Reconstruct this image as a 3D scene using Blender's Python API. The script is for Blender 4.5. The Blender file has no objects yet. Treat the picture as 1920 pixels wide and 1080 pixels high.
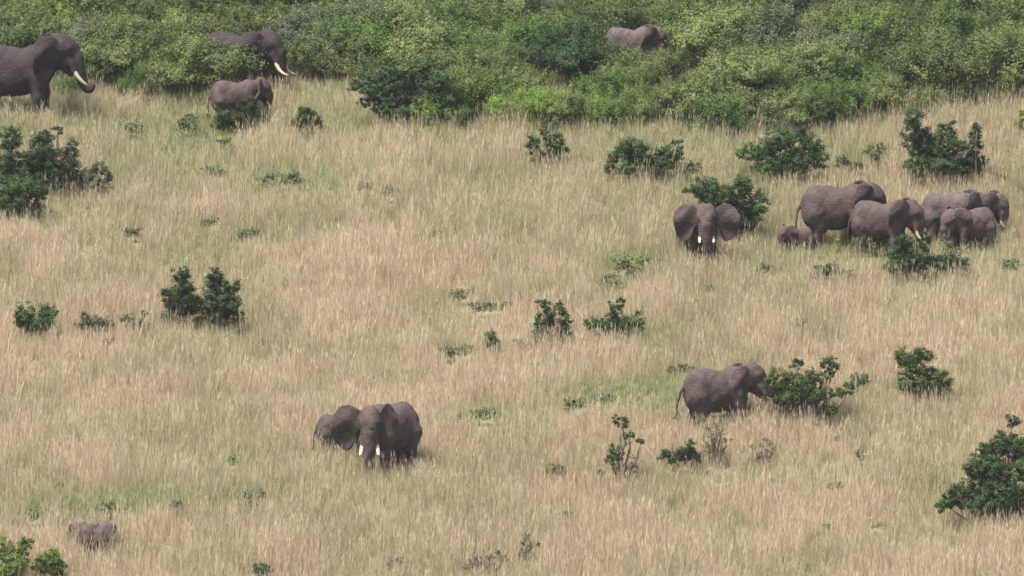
import bpy, math, random
import numpy as np
R = math.radians
rng = np.random.default_rng(7)
random.seed(7)
SC = bpy.context.scene
COL = SC.collection

# ------------------------------------------------------------------ camera
CAM_Z = 56.8
PITCH = R(-6.0)
F_PX = 23900.0                      # focal length in photo pixels (1920 wide)
cam_d = bpy.data.cameras.new('camera')
cam = bpy.data.objects.new('camera', cam_d)
COL.objects.link(cam)
cam.location = (0, 0, CAM_Z)
cam.rotation_euler = (math.pi / 2 + PITCH, 0, 0)
cam_d.sensor_width = 36.0
cam_d.lens = F_PX / 1920 * 36.0
cam_d.clip_start = 1.0
cam_d.clip_end = 6000
SC.camera = cam

# ------------------------------------------------------------------ world, sun, exposure
SUN_EL, SUN_AZ = R(66), R(238)       # azimuth from +Y clockwise; behind the camera and high
w = bpy.data.worlds.new('World')
SC.world = w
w.use_nodes = True
wn = w.node_tree
bg = wn.nodes['Background']
sky = wn.nodes.new('ShaderNodeTexSky')
sky.sky_type = 'NISHITA'
sky.sun_disc = False
sky.sun_elevation = SUN_EL
sky.sun_rotation = SUN_AZ
sky.air_density = 1.0
sky.dust_density = 4.0
sky.ozone_density = 1.0
wn.links.new(sky.outputs[0], bg.inputs[0])
bg.inputs[1].default_value = 0.055
sun_d = bpy.data.lights.new('sun', 'SUN')
sun = bpy.data.objects.new('sun', sun_d)
COL.objects.link(sun)
sun_d.energy = 2.5
sun_d.angle = R(10)
sun_d.color = (1.0, 0.94, 0.84)
sd = (math.sin(SUN_AZ) * math.cos(SUN_EL), math.cos(SUN_AZ) * math.cos(SUN_EL), math.sin(SUN_EL))
from mathutils import Vector
sun.rotation_euler = Vector(sd).to_track_quat('Z', 'Y').to_euler()
SC.view_settings.view_transform = 'Standard'
SC.view_settings.look = 'None'
SC.view_settings.gamma = 1.0
SC.view_settings.use_curve_mapping = False
SC.view_settings.exposure = 1.84
HAZE = 0.00005
SC.cycles.filter_width = 1.65
SC.cycles.max_bounces = 6
SC.cycles.diffuse_bounces = 3
SC.cycles.transmission_bounces = 3
SC.cycles.transparent_max_bounces = 4

# ------------------------------------------------------------------ terrain function
S0 = math.tan(R(12.0))
_ys = np.arange(-400.0, 2600.0, 1.0)
_sl = np.interp(_ys, [-400, -60, 0, 150, 300, 420, 460, 680, 900, 1300, 2600],
                [0, 0, -.15, -.38, -.2, .15, S0, S0, .1, 0, 0])
_neg = (_sl < 0)
def _integ(k):
    s = np.where(_neg, _sl * k, _sl)
    z = np.cumsum(s)
    return z - np.interp(540, _ys, z)
_k0, _k1 = 0.3, 3.0
for _ in range(40):
    _km = (_k0 + _k1) / 2
    if np.interp(0, _ys, _integ(_km)) > CAM_Z - 1.9: _k1 = _km
    else: _k0 = _km
_zt = _integ(_km)
def hgt(x, y):
    x = np.asarray(x, float); y = np.asarray(y, float)
    z = np.interp(y, _ys, _zt)
    z = z + .22 * np.sin(x * .21 + y * .08 + .7) + .16 * np.sin(x * .13 - y * .17 + 2.) + .10 * np.sin(x * .47 + 1.3 + y * .31)
    far = np.clip((np.hypot(x, y - 540) - 80) / 300, 0, 1)
    far = far * np.clip((y - 250) / 150, 0, 1)
    return z + far * (3 * np.sin(x * .017 + 1) * np.sin(y * .013) + 5 * np.sin(x * .006 + y * .004))
H0 = float(hgt(0, 540))

cp, sp = math.cos(PITCH), math.sin(PITCH)
def ray(px, py):
    a = (px - 960) / F_PX; b = -(py - 540) / F_PX
    return a, cp - b * sp, sp + b * cp          # direction with unit forward depth
def ground(px, py):
    dx, dy, dz = ray(px, py)
    lo, hi = 440.0, 760.0
    for _ in range(50):
        t = (lo + hi) / 2
        if CAM_Z + dz * t > float(hgt(dx * t, dy * t)): lo = t
        else: hi = t
    return dx * t, dy * t, float(hgt(dx * t, dy * t)), t
def at_depth(px, py, Y):
    dx, dy, dz = ray(px, py)
    t = Y / dy
    return dx * t, Y, CAM_Z + dz * t
def to_px(x, y, z):
    x = np.asarray(x, float); y = np.asarray(y, float); z = np.asarray(z, float) - CAM_Z
    f = y * cp + z * sp; u = -y * sp + z * cp
    return 960 + F_PX * x / f, 540 - F_PX * u / f, f

# ------------------------------------------------------------------ helpers
def tag(o, label=None, cat=None, group=None, kind=None):
    if label: o['label'] = label
    if cat: o['category'] = cat
    if group: o['group'] = group
    if kind: o['kind'] = kind
    return o
def empty(name, loc, rz=0):
    o = bpy.data.objects.new(name, None); COL.objects.link(o)
    o.location = loc; o.rotation_euler = (0, 0, rz); o.empty_display_size = .3
    return o
def mesh_np(name, V, F, mat, smooth=False, tone=None):
    """V (n,3) F (m,k) arrays"""
    me = bpy.data.meshes.new(name)
    V = np.asarray(V, np.float32); F = np.asarray(F, np.int32)
    n, k = len(F), F.shape[1]
    me.vertices.add(len(V)); me.vertices.foreach_set('co', V.ravel())
    me.loops.add(n * k); me.loops.foreach_set('vertex_index', F.ravel())
    me.polygons.add(n)
    me.polygons.foreach_set('loop_start', np.arange(0, n * k, k, dtype=np.int32))
    me.polygons.foreach_set('loop_total', np.full(n, k, np.int32))
    me.polygons.foreach_set('use_smooth', np.full(n, smooth, bool))
    if tone is not None:
        a = me.attributes.new('tone', 'FLOAT', 'POINT'); a.data.foreach_set('value', np.asarray(tone, np.float32))
    me.update(calc_edges=True)
    if mat: me.materials.append(mat)
    return me
def add(name, me, parent=None):
    o = bpy.data.objects.new(name, me); COL.objects.link(o)
    if parent: o.parent = parent
    return o
def tube_np(paths, sides=6):
    """paths: list of list of (p, r). returns V,F (quads)"""
    Vs, Fs, base = [], [], 0
    for path in paths:
        P = np.array([p for p, r in path], float); Rr = np.array([r for p, r in path], float)
        T = np.gradient(P, axis=0); T /= np.linalg.norm(T, axis=1)[:, None] + 1e-9
        ref = np.where(np.abs(T[:, 2:3]) > .9, np.array([[1., 0, 0]]), np.array([[0, 0, 1.]]))
        ref = np.repeat(ref[:1], len(P), 0)
        A = np.cross(T, ref); A /= np.linalg.norm(A, axis=1)[:, None] + 1e-9
        B = np.cross(T, A)
        an = np.arange(sides) * 2 * math.pi / sides
        ring = P[:, None, :] + Rr[:, None, None] * (A[:, None, :] * np.cos(an)[None, :, None] + B[:, None, :] * np.sin(an)[None, :, None])
        n = len(P)
        Vs.append(ring.reshape(-1, 3))
        for i in range(n - 1):
            for j in range(sides):
                a = base + i * sides + j; b = base + i * sides + (j + 1) % sides
                Fs.append((a, b, b + sides, a + sides))
        # end cap collapse
        Fs.append(tuple(base + (n - 1) * sides + j for j in (0, 1, 2, 3)))
        base += n * sides
    return np.concatenate(Vs), np.array(Fs)

# ------------------------------------------------------------------ materials
def new_mat(name):
    m = bpy.data.materials.new(name); m.use_nodes = True
    nt = m.node_tree; b = nt.nodes['Principled BSDF']
    return m, nt, b
def N(nt, t, **kw):
    n = nt.nodes.new(t)
    for k, v in kw.items(): setattr(n, k, v)
    return n
def ramp(nt, fac, stops):
    r = N(nt, 'ShaderNodeValToRGB'); e = r.color_ramp.elements
    while len(e) < len(stops): e.new(.5)
    for i, (p, c) in enumerate(stops): e[i].position = p; e[i].color = (*c, 1)
    nt.links.new(fac, r.inputs[0]); return r.outputs[0]
def mix(nt, fac, a, b, mode='MIX'):
    m = N(nt, 'ShaderNodeMix', data_type='RGBA', blend_type=mode)
    for s, v in ((m.inputs[0], fac), (m.inputs[6], a), (m.inputs[7], b)):
        if isinstance(v, (int, float)): s.default_value = v
        elif isinstance(v, tuple): s.default_value = (*v, 1)
        else: nt.links.new(v, s)
    return m.outputs[2]

def leaf_mat(name, dark, light, yel=(.16, .15, .04), yamt=.06, trans=.25):
    m, nt, b = new_mat(name)
    at = N(nt, 'ShaderNodeAttribute', attribute_name='tone')
    oi = N(nt, 'ShaderNodeObjectInfo')
    c = ramp(nt, at.outputs['Fac'], [(0, dark), (.85 - yamt * 2, light), (1, yel)])
    hs = N(nt, 'ShaderNodeHueSaturation')
    mr = N(nt, 'ShaderNodeMapRange'); nt.links.new(oi.outputs['Random'], mr.inputs[0])
    mr.inputs[3].default_value = .78; mr.inputs[4].default_value = 1.28
    nt.links.new(mr.outputs[0], hs.inputs['Value'])
    nt.links.new(c, hs.inputs['Color'])
    nt.links.new(hs.outputs[0], b.inputs['Base Color'])
    b.inputs['Roughness'].default_value = .55
    b.inputs['Specular IOR Level'].default_value = .12
    tr = N(nt, 'ShaderNodeBsdfTranslucent'); nt.links.new(hs.outputs[0], tr.inputs[0])
    ms = N(nt, 'ShaderNodeMixShader'); ms.inputs[0].default_value = trans
    nt.links.new(b.outputs[0], ms.inputs[1]); nt.links.new(tr.outputs[0], ms.inputs[2])
    nt.links.new(ms.outputs[0], nt.nodes['Material Output'].inputs[0])
    return m
M_LEAF = {
    'dark': leaf_mat('leaf_dark_green', (.020, .040, .018), (.055, .105, .034), (.13, .17, .05), .03),
    'green': leaf_mat('leaf_fresh_green', (.038, .068, .020), (.095, .155, .038), (.15, .20, .05)),
    'lime': leaf_mat('leaf_lime_green', (.07, .12, .025), (.16, .235, .05), (.24, .26, .06)),
    'olive': leaf_mat('leaf_olive', (.060, .082, .029), (.132, .166, .056), (.25, .25, .09)),
    'pale': leaf_mat('leaf_pale_green', (.080, .108, .038), (.165, .205, .070), (.29, .30, .11)),
    'grey': leaf_mat('leaf_grey_green', (.055, .070, .040), (.120, .140, .078), (.17, .17, .09)),
    'sage': leaf_mat('leaf_sage', (.075, .095, .055), (.14, .165, .09), (.2, .2, .11)),
    'twig': leaf_mat('leaf_brown_dry', (.045, .034, .036), (.085, .065, .064), (.14, .11, .08)),
    'herb': leaf_mat('leaf_herb', (.075, .11, .045), (.15, .19, .075), (.2, .22, .09)),
}
def bark_mat(name, c0, c1):
    m, nt, b = new_mat(name)
    n = N(nt, 'ShaderNodeTexNoise'); n.inputs['Scale'].default_value = 9
    nt.links.new(ramp(nt, n.outputs[0], [(.3, c0), (.7, c1)]), b.inputs['Base Color'])
    b.inputs['Roughness'].default_value = .9
    return m
M_BARK = bark_mat('bark_grey_brown', (.09, .07, .06), (.2, .165, .14))
M_DEAD = bark_mat('bleached_dead_wood', (.42, .39, .36), (.62, .58, .54))

# ------------------------------------------------------------------ green patches (photo measured), in ground coordinates
PATCH_PX = [(200, 935, 330, 30, .9), (60, 960, 90, 26, .5), (480, 925, 120, 26, .6), (1190, 735, 130, 36, 1.0), (930, 775, 120, 24, .8),
            (1060, 755, 60, 20, .7), (1180, 490, 90, 28, .8), (1150, 525, 60, 16, .7), (1560, 470, 180, 40, .8), (1880, 490, 90, 26, .6),
            (1250, 612, 120, 18, .8), (850, 650, 50, 16, .6), (560, 330, 200, 34, .55), (330, 310, 180, 30, .5), (450, 432, 130, 26, .65),
            (250, 235, 160, 26, .7), (380, 240, 90, 40, .8), (620, 225, 90, 28, .8), (730, 360, 80, 26, .55), (830, 440, 60, 18, .6),
            (200, 410, 140, 30, .45), (560, 425, 90, 20, .5), (1290, 340, 30, 20, .4), (1520, 605, 50, 20, .5), (1430, 500, 60, 26, .6),
            (1530, 880, 160, 34, .55), (1330, 895, 120, 24, .6), (1770, 820, 90, 40, .6), (1750, 870, 60, 60, .4), (1640, 740, 60, 30, .55), (440, 860, 60, 24, .5),
            (150, 530, 60, 24, .5), (220, 700, 70, 24, .45), (540, 520, 60, 20, .3), (1040, 540, 60, 20, .35), (1300, 300, 30, 22, .5),
            (860, 330, 130, 30, .5), (1620, 290, 60, 26, .6), (620, 1000, 120, 26, .4), (1650, 1010, 70, 18, .6), (1050, 970, 110, 20, .4),
            (270, 1040, 90, 16, .5), (20, 240, 60, 30, .6), (1700, 600, 150, 26, .25), (1370, 880, 60, 16, .6), (130, 800, 70, 40, .35), (620, 930, 60, 22, .35),
            (700, 410, 200, 24, .3), (1060, 420, 120, 20, .3), (950, 690, 200, 18, .3), (1790, 450, 130, 20, .7), (1090, 850, 100, 18, .3)]
PATCH = []
for (px, py, rx, ry, s) in PATCH_PX:
    x, y, z, d = ground(px, py + 20)
    y2 = ground(px, max(py + 20 - ry, -200))[1]
    PATCH.append((x, y, rx / F_PX * d, max(y2 - y, .8), s))
def vnoise(x, y, seed, sc):
    """cheap value noise"""
    g = np.random.default_rng(seed).random((64, 64))
    u = x * sc; v = y * sc
    i = np.floor(u).astype(int); j = np.floor(v).astype(int)
    fu = u - i; fv = v - j; fu = fu * fu * (3 - 2 * fu); fv = fv * fv * (3 - 2 * fv)
    a = g[i % 64, j % 64]; b = g[(i + 1) % 64, j % 64]; c = g[i % 64, (j + 1) % 64]; e = g[(i + 1) % 64, (j + 1) % 64]
    return (a * (1 - fu) + b * fu) * (1 - fv) + (c * (1 - fu) + e * fu) * fv
def greenness(x, y):
    n = vnoise(x, y * .55, 3, .9) * .4 + vnoise(x, y * .5, 4, .35) * .6
    n2 = vnoise(x, y, 5, 2.3)
    g = np.clip((n - .36) * 1.3, 0, .5)
    for (a, b, rx, ry, s) in PATCH:
        d = ((x - a) / rx) ** 2 + ((y - b) / ry) ** 2
        g = np.maximum(g, s * np.clip(1.5 - d, 0, 1) * (.45 + 1.0 * n) * (.6 + .7 * n2))
    _, py, _ = to_px(x, y, hgt(x, y))
    g = g + .02 + .16 * np.clip((460 - py) / 200, 0, 1) - .05 * np.clip((py - 480) / 200, 0, 1)
    return np.clip(g + (n2 - .5) * .18, 0, 1)

# ------------------------------------------------------------------ terrain mesh
def ground_mat():
    m, nt, b = new_mat('dry_grass_soil')
    at = N(nt, 'ShaderNodeAttribute', attribute_name='tone')
    geo = N(nt, 'ShaderNodeNewGeometry')
    n1 = N(nt, 'ShaderNodeTexNoise'); n1.inputs['Scale'].default_value = .35; n1.inputs['Detail'].default_value = 6
    n2 = N(nt, 'ShaderNodeTexNoise'); n2.inputs['Scale'].default_value = 5; n2.inputs['Detail'].default_value = 5
    nt.links.new(geo.outputs[0], n1.inputs[0]); nt.links.new(geo.outputs[0], n2.inputs[0])
    dry = ramp(nt, n2.outputs[0], [(.3, (.15, .12, .07)), (.7, (.27, .22, .14))])
    grn = ramp(nt, n1.outputs[0], [(.3, (.09, .10, .045)), (.7, (.17, .18, .08))])
    nt.links.new(mix(nt, at.outputs['Fac'], dry, grn), b.inputs['Base Color'])
    b.inputs['Roughness'].default_value = 1
    bp = N(nt, 'ShaderNodeBump'); bp.inputs['Distance'].default_value = .1; nt.links.new(n2.outputs[0], bp.inputs['Height'])
    nt.links.new(bp.outputs[0], b.inputs['Normal'])
    return m
xs = np.unique(np.concatenate([np.linspace(-1500, -60, 60), np.linspace(-60, 60, 161), np.linspace(60, 1500, 60)]))
ys = np.unique(np.concatenate([np.linspace(-390, 440, 90), np.linspace(440, 680, 301), np.linspace(680, 2500, 90)]))
X, Y = np.meshgrid(xs, ys)
V = np.stack([X, Y, hgt(X, Y)], -1).reshape(-1, 3)
nx, ny = len(xs), len(ys)
i, j = np.meshgrid(np.arange(nx - 1), np.arange(ny - 1))
a = (j * nx + i).ravel()
F = np.stack([a, a + 1, a + nx + 1, a + nx], 1)
tn = greenness(V[:, 0], V[:, 1])
_bx, _bpy, _ = to_px(V[:, 0], V[:, 1], V[:, 2])
tn = np.clip(np.where(V[:, 1] > 590, .75, tn), 0, 1)
tn = np.where((V[:, 1] < 440), .45, tn)
V_TERR_MIN, V_TERR_MAX = V[:, 2].min(), V[:, 2].max()
terrain = add('ground', mesh_np('ground', V, F, ground_mat(), True, tn))
tag(terrain, kind='structure')

# ------------------------------------------------------------------ foliage builder
def noise_dir(D, seed):
    r = np.random.default_rng(seed)
    s = np.zeros(len(D))
    for k in range(5):
        v = r.normal(size=3) * (2.0 + k * 1.3)
        s += np.sin(D @ v + r.random() * 6.28) / (1 + k * .4)
    return s / 2.2
def leaves(lobes, r, dens=330, size=.085, flat=False, fill=.35, upright=0., feather=0.):
    """lobes: (center xyz, radii xyz). returns V,F,tone: leaf rhombs gathered into sprays"""
    P, T, S, Nn = [], [], [], []
    for li, (c, rad) in enumerate(lobes):
        c = np.array(c, float); rad = np.array(rad, float)
        p = 1.6
        area = 4 * math.pi * (((rad[0] * rad[1]) ** p + (rad[0] * rad[2]) ** p + (rad[1] * rad[2]) ** p) / 3) ** (1 / p)
        nL = int(area * dens * (1 + fill))
        nS = max(12, int(area * (21 - 13 * feather)))                       # sprays
        D = r.normal(size=(nS, 3))
        if flat: D[:, 2] = np.abs(D[:, 2]) * 1.1 - .25
        D /= np.linalg.norm(D, axis=1)[:, None]
        bump = 1 + .22 * noise_dir(D, 100 + li)
        rr = np.where(r.random(nS) < fill / (1 + fill), r.uniform(.25, .8, nS), r.uniform(.82, 1.12, nS)) * bump
        sc = c + D * rad * rr[:, None]
        stone = np.clip(r.normal(.42, .17, nS) + r.normal(0, .13), 0, .95)
        k = r.integers(0, nS, nL)
        sig = min(.15, .38 * rad.min() + .03)
        sig *= (.72 + .35 * feather)
        off = r.normal(size=(nL, 3)) * np.array([sig, sig, sig * .7]) * .62
        up = D + np.array([0, 0, .9 if not flat else .5]); up /= np.linalg.norm(up, axis=1)[:, None]
        off += up[k] * (np.abs(r.normal(size=(nL, 1))) * sig * (.65 + 1.4 * feather))
        P.append(sc[k] + off); T.append(np.clip(stone[k] + r.normal(0, .10, nL), 0, 1))
        nn = D[k] * .8 + r.normal(size=(nL, 3)) * .42; nn[:, 2] += .45
        Nn.append(nn)
        S.append(size * r.uniform(.6, 1.35, nL))
    P = np.concatenate(P); T = np.concatenate(T); S = np.concatenate(S); Nn = np.concatenate(Nn)
    Nn /= np.linalg.norm(Nn, axis=1)[:, None]
    q = r.normal(size=P.shape); q[:, 2] += upright
    A = np.cross(Nn, q); A /= np.linalg.norm(A, axis=1)[:, None]
    B = np.cross(Nn, A)
    L = S[:, None] * .62; W = S[:, None] * .36
    V = np.stack([P - B * L, P + A * W, P + B * L, P - A * W], 1).reshape(-1, 3)
    F = np.arange(len(V)).reshape(-1, 4)
    return V, F, np.repeat(T, 4)
def stems(base, tips, r, r0=.05, spread=.12, nst=None):
    paths = []
    base = np.array(base, float)
    for t in tips:
        t = np.array(t, float)
        b = base + np.array([r.uniform(-spread, spread), r.uniform(-spread, spread), -.1])
        d = t - b; Lh = np.linalg.norm(d)
        mid1 = b + d * .35 + r.normal(size=3) * .05 * Lh; mid1[2] += .06 * Lh
        mid2 = b + d * .7 + r.normal(size=3) * .05 * Lh
        k = r0 * (.5 + .35 * min(Lh, 2.5)) * r.uniform(.7, 1.15)
        paths.append([(b, k), (mid1, k * .75), (mid2, k * .55), (t, k * .25)])
        for _ in range(2):
            q = mid2 + r.normal(size=3) * .13 * Lh; q[2] = max(q[2], mid2[2] + .05 * Lh)
            paths.append([(mid1 if r.random() < .4 else mid2, k * .5), ((mid2 + q) / 2 + r.normal(size=3) * .03, k * .35), (q, k * .15)])
    return paths
EXCL = []                                       # (x, y, rx, ry) ground areas kept free of grass tufts

def shrub(lobes_px, base_y, leaf, label, stalk_px=(), name='shrub', cat='shrub', dens=330, size=.085, group=None, push=0., stalk_w=.028,
          solid=True, bark=None, trunk=True):
    """lobes_px: (px, py, rx, ry) measured on the photo; turned into metres at the shrub's own distance"""
    cx = sum(l[0] * l[2] for l in lobes_px) / sum(l[2] for l in lobes_px)
    gx, gy, gz, d = ground(cx, base_y)
    r = np.random.default_rng(int(cx * 7 + base_y * 13) % 99991)
    k = d / F_PX
    half = (max(l[0] + l[2] for l in lobes_px) - min(l[0] - l[2] for l in lobes_px)) / 2 * k
    root = empty(name, (gx, gy, gz)); tag(root, label, cat, group)
    lobes = []
    for (px, py, rx, ry) in lobes_px:
        mr = (rx + ry) / 2 * k
        off = r.uniform(-.5, .5) * max(0, min(half, 1.6) - mr * .5) + push
        hy = max(0., (base_y - py)) / max(1., base_y - min(l[1] for l in lobes_px))
        x, y, z = at_depth(px, py, gy + off * (1 - .4 * hy))
        lobes.append(((x - gx, y - gy, z - gz), (rx * k * .92, max(mr * .9, .8 * rx * k), ry * k * .92)))
    V, F, T = leaves(lobes, r, dens=dens, size=size)
    keep = V[F[:, 0], 2] > -.35
    add('foliage', mesh_np('foliage', V, F[keep], M_LEAF[leaf], False, T), root)
    tips = [l[0] for l in lobes]
    P = stems((0, 0, 0), tips, r, r0=.045)
    for s in stalk_px:
        pts = []
        n = len(s)
        for q, (px, py) in enumerate(s):
            x, y, z = at_depth(px, py, gy - .25)
            pts.append((np.array([x - gx, y - gy, z - gz]), stalk_w * (1.3 - .7 * q / max(1, n - 1))))
        P.append(pts)
    V, F = tube_np(P, 5)
    if trunk: add('trunk' if cat != 'weed' else 'stem', mesh_np('trunk', V, F, bark or (M_BARK if cat != 'weed' else M_LEAF['herb']), True), root)
    EXCL.append((gx, gy, half * .6, half * .35, .8) if solid else (gx, gy - .5, half + .1, 1.1, .45))
    return root

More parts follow.
